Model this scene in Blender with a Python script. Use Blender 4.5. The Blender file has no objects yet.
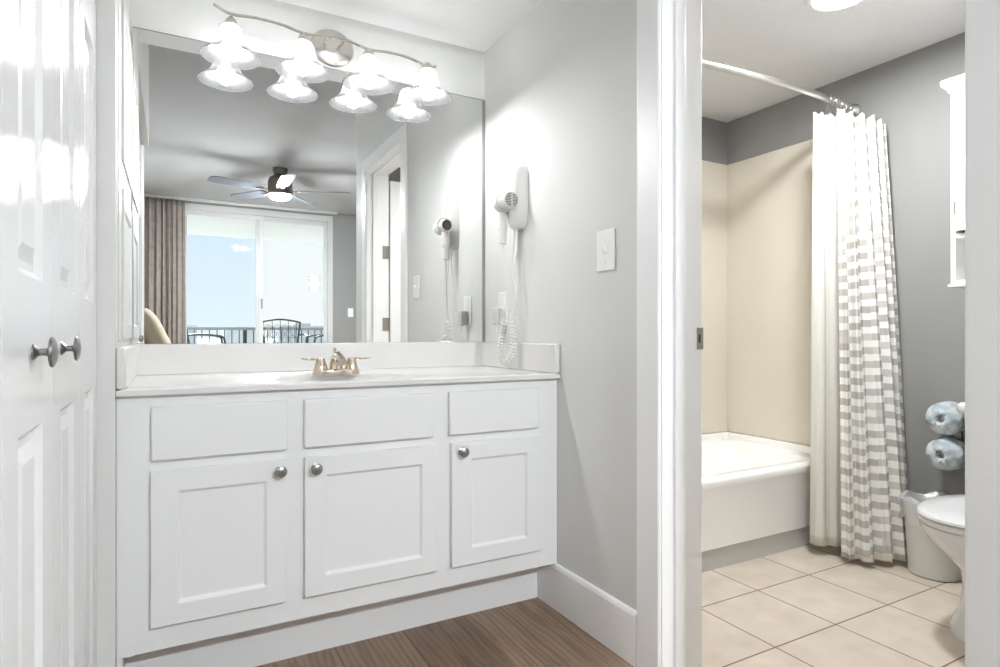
import bpy, bmesh, math, random
from mathutils import Vector, Matrix
random.seed(7)
C = bpy.context.scene.collection
SC = bpy.context.scene
S = 0.955                      # camera height in metres: plan distances below were surveyed in camera heights
PI = math.pi

# ------------------------------------------------------------------ camera, sky, sun, exposure
cam = bpy.data.cameras.new('camera'); co = bpy.data.objects.new('camera', cam); C.objects.link(co)
co.location = (0, 0, S); co.rotation_euler = (PI/2, 0, -0.4989)
cam.sensor_width = 36; cam.lens = 601.18/1000*36; cam.shift_y = 0.00104; cam.clip_start = 0.02
SC.camera = co
SC.view_settings.view_transform = 'Standard'; SC.view_settings.look = 'None'
SC.view_settings.gamma = 1.0; SC.view_settings.use_curve_mapping = False
SC.view_settings.exposure = 0.0
SKY_STRENGTH = 1.15
SUN_STRENGTH = 15.0
BULB, BATH_LAMP, FAN_LAMP = 205.0, 410.0, 1320.0
w = bpy.data.worlds.new('sky'); SC.world = w; w.use_nodes = True
nt = w.node_tree; nt.nodes.clear()
wo = nt.nodes.new('ShaderNodeOutputWorld'); bg = nt.nodes.new('ShaderNodeBackground')
tc = nt.nodes.new('ShaderNodeTexCoord'); sx = nt.nodes.new('ShaderNodeSeparateXYZ'); cr = nt.nodes.new('ShaderNodeValToRGB')
nt.links.new(tc.outputs['Generated'], sx.inputs[0]); nt.links.new(sx.outputs['Z'], cr.inputs[0])
cr.color_ramp.elements[0].position = 0.0; cr.color_ramp.elements[0].color = (0.80, 0.90, 0.98, 1)
cr.color_ramp.elements[1].position = 0.30; cr.color_ramp.elements[1].color = (0.60, 0.77, 0.94, 1)
cb_ = nt.nodes.new('ShaderNodeMapRange'); cb_.interpolation_type = 'SMOOTHSTEP'   # white haze added to the sky colour behind the right door pane
cb_.inputs['From Min'].default_value = .095; cb_.inputs['From Max'].default_value = .135
nt.links.new(sx.outputs['X'], cb_.inputs['Value'])
cm = nt.nodes.new('ShaderNodeMix'); cm.data_type = 'RGBA'; cm.inputs['B'].default_value = (.90, .93, .95, 1)
nt.links.new(cb_.outputs[0], cm.inputs['Factor']); nt.links.new(cr.outputs[0], cm.inputs['A'])
nt.links.new(cm.outputs['Result'], bg.inputs[0]); bg.inputs[1].default_value = SKY_STRENGTH
nt.links.new(bg.outputs[0], wo.inputs[0])
sl = bpy.data.lights.new('sun', 'SUN'); sl.energy = SUN_STRENGTH; sl.angle = 0.02; sl.color = (1, 0.95, 0.88)
so = bpy.data.objects.new('sun', sl); C.objects.link(so); so.location = (0, -20, 15)
so.rotation_euler = Vector((0.10, math.cos(0.62), -math.sin(0.62))).to_track_quat('-Z', 'Y').to_euler()
cy = SC.cycles
cy.use_denoising = True; cy.max_bounces = 12; cy.diffuse_bounces = 6; cy.glossy_bounces = 6
cy.transparent_max_bounces = 16; cy.transmission_bounces = 8; cy.sample_clamp_indirect = 0.0
cy.caustics_reflective = False; cy.caustics_refractive = False

# ------------------------------------------------------------------ materials
def nodes(name):
    m = bpy.data.materials.new(name); m.use_nodes = True
    return m, m.node_tree, m.node_tree.nodes['Principled BSDF']
def mat(name, col, rough=0.5, metal=0.0, spec=0.5, bump=0.0, bscale=60.0, vary=0.0, vscale=8.0, coat=0.0, trans=0.0, detail=3.0):
    m, t, p = nodes(name)
    p.inputs['Base Color'].default_value = (*col, 1); p.inputs['Roughness'].default_value = rough
    p.inputs['Metallic'].default_value = metal; p.inputs['Specular IOR Level'].default_value = spec
    p.inputs['Coat Weight'].default_value = coat
    p.inputs['Transmission Weight'].default_value = trans
    tcn = t.nodes.new('ShaderNodeTexCoord')
    if vary:
        n = t.nodes.new('ShaderNodeTexNoise'); n.inputs['Scale'].default_value = vscale; n.inputs['Detail'].default_value = detail
        t.links.new(tcn.outputs['Object'], n.inputs['Vector'])
        r = t.nodes.new('ShaderNodeValToRGB')
        r.color_ramp.elements[0].position = .3; r.color_ramp.elements[1].position = .7
        r.color_ramp.elements[0].color = (*[c*(1-vary) for c in col], 1); r.color_ramp.elements[1].color = (*[min(1, c*(1+vary)) for c in col], 1)
        t.links.new(n.outputs['Fac'], r.inputs[0]); t.links.new(r.outputs[0], p.inputs['Base Color'])
    if bump:
        n = t.nodes.new('ShaderNodeTexNoise'); n.inputs['Scale'].default_value = bscale; n.inputs['Detail'].default_value = 4
        t.links.new(tcn.outputs['Object'], n.inputs['Vector'])
        b = t.nodes.new('ShaderNodeBump'); b.inputs['Strength'].default_value = bump; b.inputs['Distance'].default_value = .004
        t.links.new(n.outputs['Fac'], b.inputs['Height']); t.links.new(b.outputs[0], p.inputs['Normal'])
    return m
def emit(name, col, s):
    m = bpy.data.materials.new(name); m.use_nodes = True; t = m.node_tree; t.nodes.clear()
    o = t.nodes.new('ShaderNodeOutputMaterial'); e = t.nodes.new('ShaderNodeEmission')
    e.inputs[0].default_value = (*col, 1); e.inputs[1].default_value = s; t.links.new(e.outputs[0], o.inputs[0])
    return m
def mixmat(name, build):
    m = bpy.data.materials.new(name); m.use_nodes = True; t = m.node_tree; t.nodes.clear()
    o = t.nodes.new('ShaderNodeOutputMaterial'); t.links.new(build(t), o.inputs[0]); return m
def shader(t, kind, col, rough=None):
    n = t.nodes.new('ShaderNodeBsdf' + kind); n.inputs['Color'].default_value = (*col, 1)
    if rough is not None: n.inputs['Roughness'].default_value = rough
    return n.outputs[0]
def mix(t, f, a, b):
    n = t.nodes.new('ShaderNodeMixShader'); t.links.new(a, n.inputs[1]); t.links.new(b, n.inputs[2])
    if isinstance(f, float): n.inputs[0].default_value = f
    else: t.links.new(f, n.inputs[0])
    return n.outputs[0]

WALL = mat('wall_paint', (.715, .712, .695), .7, spec=.3, bump=.08, bscale=180)
BWALL = mat('wall_paint_shaded', (.285, .283, .276), .7, spec=.3, bump=.08, bscale=180)  # darker copy of the wall paint, with shade put into its colour
BEDW_ = mat('wall_paint_dimmed', (.47, .465, .45), .7, spec=.3, bump=.08, bscale=180)  # wall paint with its colour darkened to offset the strong fan lamp
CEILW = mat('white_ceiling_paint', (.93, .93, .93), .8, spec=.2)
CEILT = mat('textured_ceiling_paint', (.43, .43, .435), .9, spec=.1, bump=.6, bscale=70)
CEILB = mat('bathroom_ceiling_paint', (.78, .78, .79), .9, spec=.1, bump=.9, bscale=70)
TRIM = mat('trim_white', (.90, .90, .90), .35)
GLOSS = mat('closet_door_white', (.79, .79, .79), .21, spec=.45)
CAB = mat('cabinet_white', (.81, .81, .81), .38)
MARBLE = mat('cultured_marble', (.73, .715, .70), .18, vary=.015, vscale=5)
NICKEL = mat('brushed_nickel', (.62, .59, .55), .26, 1)
KNOBM = mat('pewter_knob', (.33, .325, .315), .28, 1)
WARMN = mat('polished_nickel_warm', (.70, .60, .50), .16, 1)
CHROME = mat('chrome', (.75, .75, .76), .12, 1)
DARKM = mat('dark_metal', (.06, .055, .05), .35, .8)
HINGEM = mat('hinge_metal', (.35, .33, .31), .35, 1)
MIRROR = mat('mirror_silver', (.93, .94, .935), .0, 1)
EDGE = mat('mirror_edge_grey', (.30, .30, .29), .4, .3)
PLASW = mat('white_plastic', (.83, .83, .82), .35)
PLASD = mat('dryer_plastic', (.70, .69, .67), .4)
GREYP = mat('grey_plug', (.62, .61, .58), .5)
BROWNG = mat('dark_grille', (.10, .07, .05), .6)
CORD = mat('white_cord', (.76, .75, .71), .5)
PORC = mat('porcelain', (.66, .66, .66), .10, spec=.6)
TUBM = mat('tub_enamel', (.94, .93, .91), .16, spec=.6)
SURR = mat('surround_cream', (.70, .645, .555), .28, vary=.02, vscale=3)
STRIPM = mat('tub_base_strip', (.55, .55, .53), .5)
RODM = mat('rod_brushed_steel', (.66, .65, .62), .3, 1)
BINM = mixmat('bin_plastic', lambda t: mix(t, .35, shader(t, 'Diffuse', (.82, .82, .79)), shader(t, 'Translucent', (.82, .82, .79))))
BAGM = mixmat('bag_film', lambda t: mix(t, .55, mix(t, .25, shader(t, 'Diffuse', (.8, .8, .8)), shader(t, 'Glossy', (.8, .8, .8), .25)), shader(t, 'Transparent', (1, 1, 1))))
LINERM = mixmat('liner_vinyl', lambda t: mix(t, .30, mix(t, .06, shader(t, 'Diffuse', (.86, .85, .80)), shader(t, 'Glossy', (.9, .9, .9), .3)), shader(t, 'Translucent', (.86, .85, .80))))
DRAPE = mat('drape_cloth', (.30, .262, .235), .9, spec=.1, vary=.12, vscale=14)
PILLOW = mat('pillow_cloth', (.46, .39, .30), .9, spec=.1, bump=.2, bscale=300)
SHEET = mat('bed_linen', (.72, .70, .66), .9, spec=.1, bump=.15, bscale=200)
BEDW = mat('headboard_wood', (.10, .065, .045), .5, vary=.2, vscale=12)
ALU = mat('slider_frame_white', (.56, .56, .55), .4)
IRON = mat('wrought_iron', (.055, .06, .065), .5, .3)
BALC = mat('balcony_render', (.78, .77, .74), .8)
PAPER = mixmat('clear_decal', lambda t: mix(t, .8, shader(t, 'Diffuse', (.85, .85, .85)), shader(t, 'Transparent', (1, 1, 1))))
INK = mat('ink', (.18, .18, .2), .8)
BLADE = mat('fan_blade_grey', (.095, .10, .125), .45)
FANM = mat('fan_bronze', (.20, .17, .145), .28, .9)
CITY = mat('far_concrete', (.62, .62, .62), .9, vary=.1, vscale=.3)
SEA = mat('pale_water', (.36, .44, .50), .5)
GLASS = mixmat('window_glass', lambda t: mix(t, .0015, shader(t, 'Transparent', (.97, .985, .98)), shader(t, 'Glossy', (1, 1, 1), 0.0)))
SHADEM = mixmat('frosted_shade', lambda t: mix(t, .28, mix(t, .5, shader(t, 'Diffuse', (.10, .10, .10)), shader(t, 'Translucent', (.10, .10, .10))), shader(t, 'Transparent', (.80, .80, .80))))
BULBM = emit('bulb_glow', (.97, .985, .99), BULB)
LEDM = emit('bathroom_lamp_glow', (.96, .985, 1), BATH_LAMP)
FANL = emit('fan_lamp_glow', (.895, .955, 1), FAN_LAMP)

def wood_floor():
    m, t, p = nodes('dark_oak_planks'); N = t.nodes.new; L = t.links.new
    tcn = N('ShaderNodeTexCoord'); sp = N('ShaderNodeSeparateXYZ'); L(tcn.outputs['Object'], sp.inputs[0])
    cb = N('ShaderNodeCombineXYZ'); L(sp.outputs['Y'], cb.inputs[0]); 
    ax = N('ShaderNodeMath'); ax.operation = 'ADD'; ax.inputs[1].default_value = 4.295; L(sp.outputs['X'], ax.inputs[0]); L(ax.outputs[0], cb.inputs[1])
    br = N('ShaderNodeTexBrick'); L(cb.outputs[0], br.inputs['Vector'])
    br.inputs['Scale'].default_value = 1; br.inputs['Brick Width'].default_value = 1.2; br.inputs['Row Height'].default_value = .215
    br.inputs['Mortar Size'].default_value = .0012; br.inputs['Mortar Smooth'].default_value = .1; br.offset = .37
    br.inputs['Color1'].default_value = (.165, .105, .069, 1); br.inputs['Color2'].default_value = (.285, .195, .133, 1); br.inputs['Mortar'].default_value = (.06, .036, .025, 1)
    mp = N('ShaderNodeMapping'); mp.inputs['Scale'].default_value = (1.1, 7.5, 1); L(cb.outputs[0], mp.inputs[0])
    ns = N('ShaderNodeTexNoise'); ns.inputs['Scale'].default_value = 2.2; ns.inputs['Detail'].default_value = 8; ns.inputs['Distortion'].default_value = 1.6; L(mp.outputs[0], ns.inputs['Vector'])
    wv = N('ShaderNodeTexWave'); wv.wave_type = 'BANDS'; wv.bands_direction = 'Y'; wv.inputs['Scale'].default_value = 5; wv.inputs['Distortion'].default_value = 7; wv.inputs['Detail'].default_value = 2; wv.inputs['Detail Scale'].default_value = .6
    mp2 = N('ShaderNodeMapping'); mp2.inputs['Scale'].default_value = (.9, 3.2, 1); L(cb.outputs[0], mp2.inputs[0]); L(mp2.outputs[0], wv.inputs['Vector'])
    md = N('ShaderNodeMath'); md.operation = 'MULTIPLY_ADD'; md.inputs[1].default_value = .2; L(wv.outputs['Fac'], md.inputs[0]); L(ns.outputs['Fac'], md.inputs[2])
    rp = N('ShaderNodeValToRGB'); rp.color_ramp.elements[0].position = .34; rp.color_ramp.elements[0].color = (.60, .58, .56, 1); rp.color_ramp.elements[1].position = .80; rp.color_ramp.elements[1].color = (1.18, 1.17, 1.16, 1)
    L(md.outputs[0], rp.inputs[0])
    mx = N('ShaderNodeMix'); mx.data_type = 'RGBA'; mx.blend_type = 'MULTIPLY'; mx.inputs['Factor'].default_value = 1
    L(br.outputs['Color'], mx.inputs['A']); L(rp.outputs[0], mx.inputs['B']); L(mx.outputs['Result'], p.inputs['Base Color'])
    p.inputs['Roughness'].default_value = .42
    bp = N('ShaderNodeBump'); bp.inputs['Strength'].default_value = .12; bp.inputs['Distance'].default_value = .002; L(md.outputs[0], bp.inputs['Height']); L(bp.outputs[0], p.inputs['Normal'])
    return m
def tile_floor():
    m, t, p = nodes('beige_floor_tile'); N = t.nodes.new; L = t.links.new
    tcn = N('ShaderNodeTexCoord'); mp = N('ShaderNodeMapping')
    T = .3155*S
    mp.inputs['Location'].default_value = (-(2.0085*S) + 20*T, -(1.2665*S) + 20*T, 0); L(tcn.outputs['Object'], mp.inputs[0])
    br = N('ShaderNodeTexBrick'); L(mp.outputs[0], br.inputs['Vector']); br.offset = 0
    br.inputs['Scale'].default_value = 1; br.inputs['Brick Width'].default_value = T; br.inputs['Row Height'].default_value = T
    br.inputs['Mortar Size'].default_value = .003; br.inputs['Mortar Smooth'].default_value = .2
    br.inputs['Color1'].default_value = (.61, .535, .445, 1); br.inputs['Color2'].default_value = (.65, .575, .485, 1); br.inputs['Mortar'].default_value = (.17, .115, .08, 1)
    ns = N('ShaderNodeTexNoise'); ns.inputs['Scale'].default_value = 9; ns.inputs['Detail'].default_value = 5; L(tcn.outputs['Object'], ns.inputs['Vector'])
    rp = N('ShaderNodeValToRGB'); rp.color_ramp.elements[0].position = .3; rp.color_ramp.elements[0].color = (.90, .88, .86, 1); rp.color_ramp.elements[1].position = .7; rp.color_ramp.elements[1].color = (1.06, 1.06, 1.07, 1)
    L(ns.outputs['Fac'], rp.inputs[0])
    mx = N('ShaderNodeMix'); mx.data_type = 'RGBA'; mx.blend_type = 'MULTIPLY'; mx.inputs['Factor'].default_value = 1
    L(br.outputs['Color'], mx.inputs['A']); L(rp.outputs[0], mx.inputs['B']); L(mx.outputs['Result'], p.inputs['Base Color'])
    p.inputs['Roughness'].default_value = .4
    bp = N('ShaderNodeBump'); bp.invert = True; bp.inputs['Strength'].default_value = .3; bp.inputs['Distance'].default_value = .002; L(br.outputs['Fac'], bp.inputs['Height']); L(bp.outputs[0], p.inputs['Normal'])
    return m
def curtain_cloth():
    # woven blocks: columns of cream and taupe bars, each column shifted against the next
    m, t, p = nodes('striped_block_cloth'); N = t.nodes.new; L = t.links.new
    def M(op, a, b=None, c=None):
        n = N('ShaderNodeMath'); n.operation = op
        for i, v in enumerate((a, b, c)):
            if v is None: continue
            if isinstance(v, (int, float)): n.inputs[i].default_value = v
            else: L(v, n.inputs[i])
        return n.outputs[0]
    def WN(a, b):
        cb = N('ShaderNodeCombineXYZ'); L(a, cb.inputs[0])
        if b is not None: L(b, cb.inputs[1])
        n = N('ShaderNodeTexWhiteNoise'); n.noise_dimensions = '2D'; L(cb.outputs[0], n.inputs['Vector']); return n.outputs['Value']
    tcn = N('ShaderNodeTexCoord'); sp = N('ShaderNodeSeparateXYZ'); L(tcn.outputs['UV'], sp.inputs[0])
    u, v = sp.outputs['X'], sp.outputs['Y']
    col = M('FLOOR', M('DIVIDE', u, .078))
    off = WN(col, None)
    vv = M('ADD', M('DIVIDE', v, .029), M('MULTIPLY', off, 7.3))
    wob = N('ShaderNodeTexNoise'); wob.noise_dimensions = '2D'; wob.inputs['Scale'].default_value = 26; L(tcn.outputs['UV'], wob.inputs['Vector'])
    vv = M('ADD', vv, M('MULTIPLY', wob.outputs['Fac'], .18))
    row = M('FLOOR', vv)
    par = M('MODULO', row, 2)
    tone = WN(col, row)
    wide = M('LESS_THAN', tone, .04)
    par = M('MAXIMUM', par, wide)
    rp = N('ShaderNodeValToRGB'); rp.color_ramp.elements[0].color = (.60, .58, .545, 1); rp.color_ramp.elements[1].color = (.45, .43, .40, 1); L(tone, rp.inputs[0])
    mx = N('ShaderNodeMix'); mx.data_type = 'RGBA'; L(par, mx.inputs['Factor']); mx.inputs['A'].default_value = (.82, .81, .77, 1); L(rp.outputs[0], mx.inputs['B'])
    fine = N('ShaderNodeTexNoise'); fine.inputs['Scale'].default_value = 260; fine.noise_dimensions = '2D'; L(tcn.outputs['UV'], fine.inputs['Vector'])
    fr = N('ShaderNodeValToRGB'); fr.color_ramp.elements[0].color = (.86, .86, .86, 1); fr.color_ramp.elements[1].color = (1.08, 1.08, 1.08, 1); L(fine.outputs['Fac'], fr.inputs[0])
    m2 = N('ShaderNodeMix'); m2.data_type = 'RGBA'; m2.blend_type = 'MULTIPLY'; m2.inputs['Factor'].default_value = 1
    L(mx.outputs['Result'], m2.inputs['A']); L(fr.outputs[0], m2.inputs['B']); L(m2.outputs['Result'], p.inputs['Base Color'])
    p.inputs['Roughness'].default_value = .9; p.inputs['Specular IOR Level'].default_value = .1
    return m
def wrap_paper():
    m, t, p = nodes('printed_roll_wrap'); N = t.nodes.new; L = t.links.new
    tcn = N('ShaderNodeTexCoord'); v = N('ShaderNodeTexVoronoi'); v.inputs['Scale'].default_value = 34; L(tcn.outputs['Object'], v.inputs['Vector'])
    n = N('ShaderNodeTexNoise'); n.inputs['Scale'].default_value = 30; n.inputs['Detail'].default_value = 4; L(tcn.outputs['Object'], n.inputs['Vector'])
    r = N('ShaderNodeValToRGB'); e = r.color_ramp.elements
    e[0].position = .36; e[0].color = (.33, .40, .45, 1); e[1].position = .60; e[1].color = (.62, .66, .68, 1)
    L(n.outputs['Fac'], r.inputs[0]); L(r.outputs[0], p.inputs['Base Color']); p.inputs['Roughness'].default_value = .6
    b = N('ShaderNodeBump'); b.inputs['Strength'].default_value = .6; b.inputs['Distance'].default_value = .006; L(v.outputs['Distance'], b.inputs['Height']); L(b.outputs[0], p.inputs['Normal'])
    return m
WOOD, TILE, CLOTH, WRAP = wood_floor(), tile_floor(), curtain_cloth(), wrap_paper()

# ------------------------------------------------------------------ mesh helpers
class B:
    def __init__(s): s.bm = bmesh.new(); s.uv = {}
    def box(s, x0, x1, y0, y1, z0, z1):
        v = [s.bm.verts.new((x, y, z)) for x in (x0, x1) for y in (y0, y1) for z in (z0, z1)]
        for f in ((0, 1, 3, 2), (4, 6, 7, 5), (0, 4, 5, 1), (2, 3, 7, 6), (0, 2, 6, 4), (1, 5, 7, 3)): s.bm.faces.new([v[i] for i in f])
        return s
    def loft(s, rings, caps=True, closed=True):
        R = [[s.bm.verts.new(p) for p in r] for r in rings]
        n = len(R[0])
        for a, b in zip(R, R[1:]):
            for i in range(n if closed else n-1):
                j = (i+1) % n; s.bm.faces.new((a[i], a[j], b[j], b[i]))
        if caps and closed:
            s.bm.faces.new(R[0][::-1]); s.bm.faces.new(R[-1])
        return s
    def tube(s, pts, rad, seg=10, caps=True, flat=1.0):
        P = [Vector(p) for p in pts]; n = len(P)
        if isinstance(rad, (int, float)): rad = [rad]*n
        T = [(P[min(i+1, n-1)]-P[max(i-1, 0)]).normalized() for i in range(n)]
        a = Vector((0, 0, 1)) if abs(T[0].z) < .9 else Vector((1, 0, 0))
        U = (a - T[0]*a.dot(T[0])).normalized(); rings = []
        for i in range(n):
            U = (U - T[i]*U.dot(T[i])).normalized(); V = T[i].cross(U)
            rings.append([P[i] + U*(math.cos(2*PI*k/seg)*rad[i]*flat) + V*(math.sin(2*PI*k/seg)*rad[i]) for k in range(seg)])
        return s.loft(rings, caps)
    def lathe(s, prof, at=(0, 0, 0), axis='Z', seg=28, sx=1, sy=1, caps=True):
        at = Vector(at); rings = []
        for r, h in prof:
            ring = []
            for k in range(seg):
                a = 2*PI*k/seg; c, d = max(r, 1e-4)*math.cos(a)*sx, max(r, 1e-4)*math.sin(a)*sy
                ring.append(at + Vector({'Z': (c, d, h), 'X': (h, c, d), 'Y': (d, h, c)}[axis]))
            rings.append(ring)
        return s.loft(rings, caps)
    def slab(s, f, u0, u1, v0, v1, th, holes, rec=.008, slope=.006, raise_in=0.0, raise_w=.02):
        """panelled slab; f(u, v, depth) -> xyz; holes = list of panel rectangles on its face"""
        holes = [tuple(round(q, 5) for q in hh_) for hh_ in holes]; u0, u1, v0, v1 = (round(q, 5) for q in (u0, u1, v0, v1))
        us = sorted({round(q, 5) for q in [u0, u1] + [h[i] for h in holes for i in (0, 1)]})
        vs = sorted({round(q, 5) for q in [v0, v1] + [h[i] for h in holes for i in (2, 3)]})
        V = {}
        def g(u, v, w):
            k = (round(u, 5), round(v, 5), round(w, 5))
            if k not in V: V[k] = s.bm.verts.new(f(u, v, w))
            return V[k]
        def q(*a): s.bm.faces.new(a)
        def inside(u, v): return any(h[0] < u < h[1] and h[2] < v < h[3] for h in holes)
        for a, b in zip(us, us[1:]):
            for c, d in zip(vs, vs[1:]):
                if not inside((a+b)/2, (c+d)/2): q(g(a, c, 0), g(b, c, 0), g(b, d, 0), g(a, d, 0))
                q(g(a, c, th), g(a, d, th), g(b, d, th), g(b, c, th))
        for a, b in zip(us, us[1:]):
            q(g(a, v0, 0), g(a, v0, th), g(b, v0, th), g(b, v0, 0)); q(g(a, v1, 0), g(b, v1, 0), g(b, v1, th), g(a, v1, th))
        for c, d in zip(vs, vs[1:]):
            q(g(u0, c, 0), g(u0, d, 0), g(u0, d, th), g(u0, c, th)); q(g(u1, c, 0), g(u1, c, th), g(u1, d, th), g(u1, d, 0))
        for (a, b, c, d) in holes:
            uu = [x for x in us if a-1e-6 <= x <= b+1e-6]; vvv = [x for x in vs if c-1e-6 <= x <= d+1e-6]
            levels = [(0, 0), (slope, rec)]
            if raise_in: levels += [(slope+raise_w*.35, rec), (slope+raise_w, rec-raise_in)]
            def loop(ins):
                lo = [(x, c) for x in uu] + [(b, y) for y in vvv[1:]] + [(x, d) for x in uu[::-1][1:]] + [(a, y) for y in vvv[::-1][1:-1]]
                return [(min(max(x, a+ins), b-ins), min(max(y, c+ins), d-ins)) for x, y in lo]
            prev = [g(x, y, 0) for x, y in loop(0)]
            for ins, dep in levels[1:]:
                cur = [s.bm.verts.new(f(x, y, dep)) for x, y in loop(ins)]
                n = len(cur)
                for i in range(n): q(prev[i], prev[(i+1) % n], cur[(i+1) % n], cur[i])
                prev = cur
            q(*prev)
        return s
def make(name, b, m, smooth=True, ang=.6, bevel=0.0, seg=2):
    bm = b.bm
    bmesh.ops.remove_doubles(bm, verts=bm.verts, dist=1e-6)
    bmesh.ops.recalc_face_normals(bm, faces=bm.faces)
    me = bpy.data.meshes.new(name); bm.to_mesh(me); bm.free()
    if smooth:
        for p in me.polygons: p.use_smooth = True
        me.set_sharp_from_angle(angle=ang)
    me.materials.append(m)
    o = bpy.data.objects.new(name, me); C.objects.link(o)
    if bevel:
        md = o.modifiers.new('bevel', 'BEVEL'); md.width = bevel; md.segments = seg; md.limit_method = 'ANGLE'; md.angle_limit = .7
    return o
def tag(o, label, cat, group=None, kind=None):
    o['label'] = label; o['category'] = cat
    if group: o['group'] = group
    if kind: o['kind'] = kind
    return o
def struct(name, b, m, label, cat, bevel=0.0, smooth=False):
    return tag(make(name, b, m, smooth, bevel=bevel), label, cat, kind='structure')
def thing(name, label, cat, loc, group=None, kind=None, rotz=0):
    o = bpy.data.objects.new(name, None); C.objects.link(o); o.location = loc; o.rotation_euler = (0, 0, rotz); o.empty_display_size = .05
    return tag(o, label, cat, group, kind)
def part(name, b, m, root, label=None, local=False, **k):
    """b is in world coordinates unless local; root is the thing or one of its parts"""
    o = make(name, b, m, **k)
    top = root
    while top.parent: top = top.parent
    if not local: o.data.transform(Matrix.Translation(-Vector(top.location)))
    o.parent = root
    if label: o['label'] = label
    return o
def solo(name, b, m, label, cat, group=None, **k):
    o = make(name, b, m, **k)
    vs = [v.co for v in o.data.vertices]
    c = Vector([(min(v[i] for v in vs)+max(v[i] for v in vs))/2 for i in (0, 1)] + [min(v[2] for v in vs)])
    o.data.transform(Matrix.Translation(-c)); o.location = c
    return tag(o, label, cat, group)
def copy_tree(o, parent=None):
    c = o.copy(); C.objects.link(c); c.parent = parent
    for ch in [q for q in o.children]: copy_tree(ch, c)
    return c
def bez(pts, n=8):
    """Catmull-Rom through points"""
    P = [Vector(p) for p in pts]; P = [P[0]*2-P[1]] + P + [P[-1]*2-P[-2]]; out = []
    for i in range(1, len(P)-2):
        for k in range(n):
            t = k/n; a, b, c, d = P[i-1:i+3]
            out.append(.5*((2*b)+(c-a)*t+(2*a-5*b+4*c-d)*t*t+(3*b-a-3*c+d)*t**3))
    out.append(P[-2]); return out

# ------------------------------------------------------------------ setting
h = lambda v: v*S
XR, YM, YC, YT = h(1.2326), h(2.4077), h(1.8255), h(1.9425)
ZV = h(2.2686)                 # vanity and bathroom ceiling
ZB = h(2.75)                   # bedroom ceiling
XL = h(-.127)                  # left wall beside the vanity
XRB = h(1.3826)                # bathroom side of the right wall
XBR, YBF, YBN = h(2.9171), h(2.5108), h(.43)
DY0, DY1, DZ = h(.5356), h(1.2915), h(2.17)    # bathroom doorway
YREAR, XBL, XBRT = h(-3.97), h(-.45), h(3.6)
YCOR = h(.25)
CL0, CL1 = h(.535), h(1.80)    # closet opening
XCD = h(-.166)                 # face of the closet doors
ZCL = 2.06

struct('floor', B().box(-.9, XR+.07, YREAR-.05, YM+.1, -.1, 0).box(XR+.07, XBRT+.1, YREAR-.05, YCOR+.1, -.1, 0), WOOD, 'dark brown oak plank floor of the vanity area and bedroom', 'floor')
struct('floor_bathroom', B().box(XR+.07, XBR+.1, YCOR+.1, YBF+.1, -.1, 0), TILE, 'beige square tile floor of the bathroom with brown grout', 'floor')
struct('wall_back', B().box(XL-.3, XRB-.01, YM, YM+.1, 0, ZB), WALL, 'light grey wall behind the vanity mirror', 'wall')
b = B().box(XR, XRB, DY1, YBF+.1, 0, ZB).box(XR, XRB, YCOR, DY0, 0, ZB).box(XR, XRB, DY0, DY1, DZ, ZB)
struct('wall_right', b, WALL, 'light grey wall between vanity and bathroom with the doorway', 'wall')
b = B().box(XL-.09, XL, CL1, YM+.05, 0, ZV+.05).box(XL-.09, XL, CL0, CL1, ZCL, ZB).box(XCD-.06, XCD, h(.2), CL0, 0, ZB).box(XBL, XCD, h(.2)-.05, h(.2), 0, ZB).box(XCD-.1, XCD-.045, h(.2), CL1+.05, 0, ZB)
struct('wall_left', b, WALL, 'grey wall beside the closet doors at the left end of the vanity', 'wall')
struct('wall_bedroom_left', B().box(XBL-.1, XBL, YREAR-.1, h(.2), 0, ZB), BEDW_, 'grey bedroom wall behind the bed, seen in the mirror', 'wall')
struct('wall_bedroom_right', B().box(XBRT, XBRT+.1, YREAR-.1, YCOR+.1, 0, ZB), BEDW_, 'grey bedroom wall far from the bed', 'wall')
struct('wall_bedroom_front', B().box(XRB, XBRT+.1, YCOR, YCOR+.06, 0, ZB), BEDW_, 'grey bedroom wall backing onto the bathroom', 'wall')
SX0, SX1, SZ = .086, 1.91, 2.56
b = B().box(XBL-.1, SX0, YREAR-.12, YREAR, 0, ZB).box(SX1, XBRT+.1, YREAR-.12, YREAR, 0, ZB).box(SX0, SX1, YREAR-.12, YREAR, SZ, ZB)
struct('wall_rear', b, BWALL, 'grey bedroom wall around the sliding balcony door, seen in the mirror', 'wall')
struct('ceiling', B().box(-1, XBRT+.1, YREAR-.1, YM+.1, ZB, ZB+.1), CEILT, 'grey textured bedroom ceiling with the fan, seen in the mirror', 'ceiling')
struct('ceiling_vanity', B().box(XL-.05, XR+.02, h(1.76), YM+.02, ZV, ZB+.01), CEILW, 'white dropped ceiling above the vanity mirror', 'ceiling')
struct('ceiling_bathroom', B().box(XRB-.02, XBR+.1, YCOR+.05, YBF+.1, ZV, ZV+.1), CEILB, 'pale textured bathroom ceiling with the round lamp', 'ceiling')
struct('wall_bathroom_far', B().box(XRB-.05, XBR+.1, YBF, YBF+.1, 0, ZV+.05), BWALL, 'grey bathroom wall along the back of the tub', 'wall')
struct('wall_bathroom_right', B().box(XBR, XBR+.1, YBN-.1, YBF+.1, 0, ZV+.05), BWALL, 'grey bathroom wall behind toilet and shower curtain', 'wall')
struct('wall_bathroom_near', B().box(XRB-.02, XBR+.1, YCOR+.06, YBN, 0, ZV+.05), BWALL, 'grey bathroom wall behind the open door', 'wall')
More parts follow.
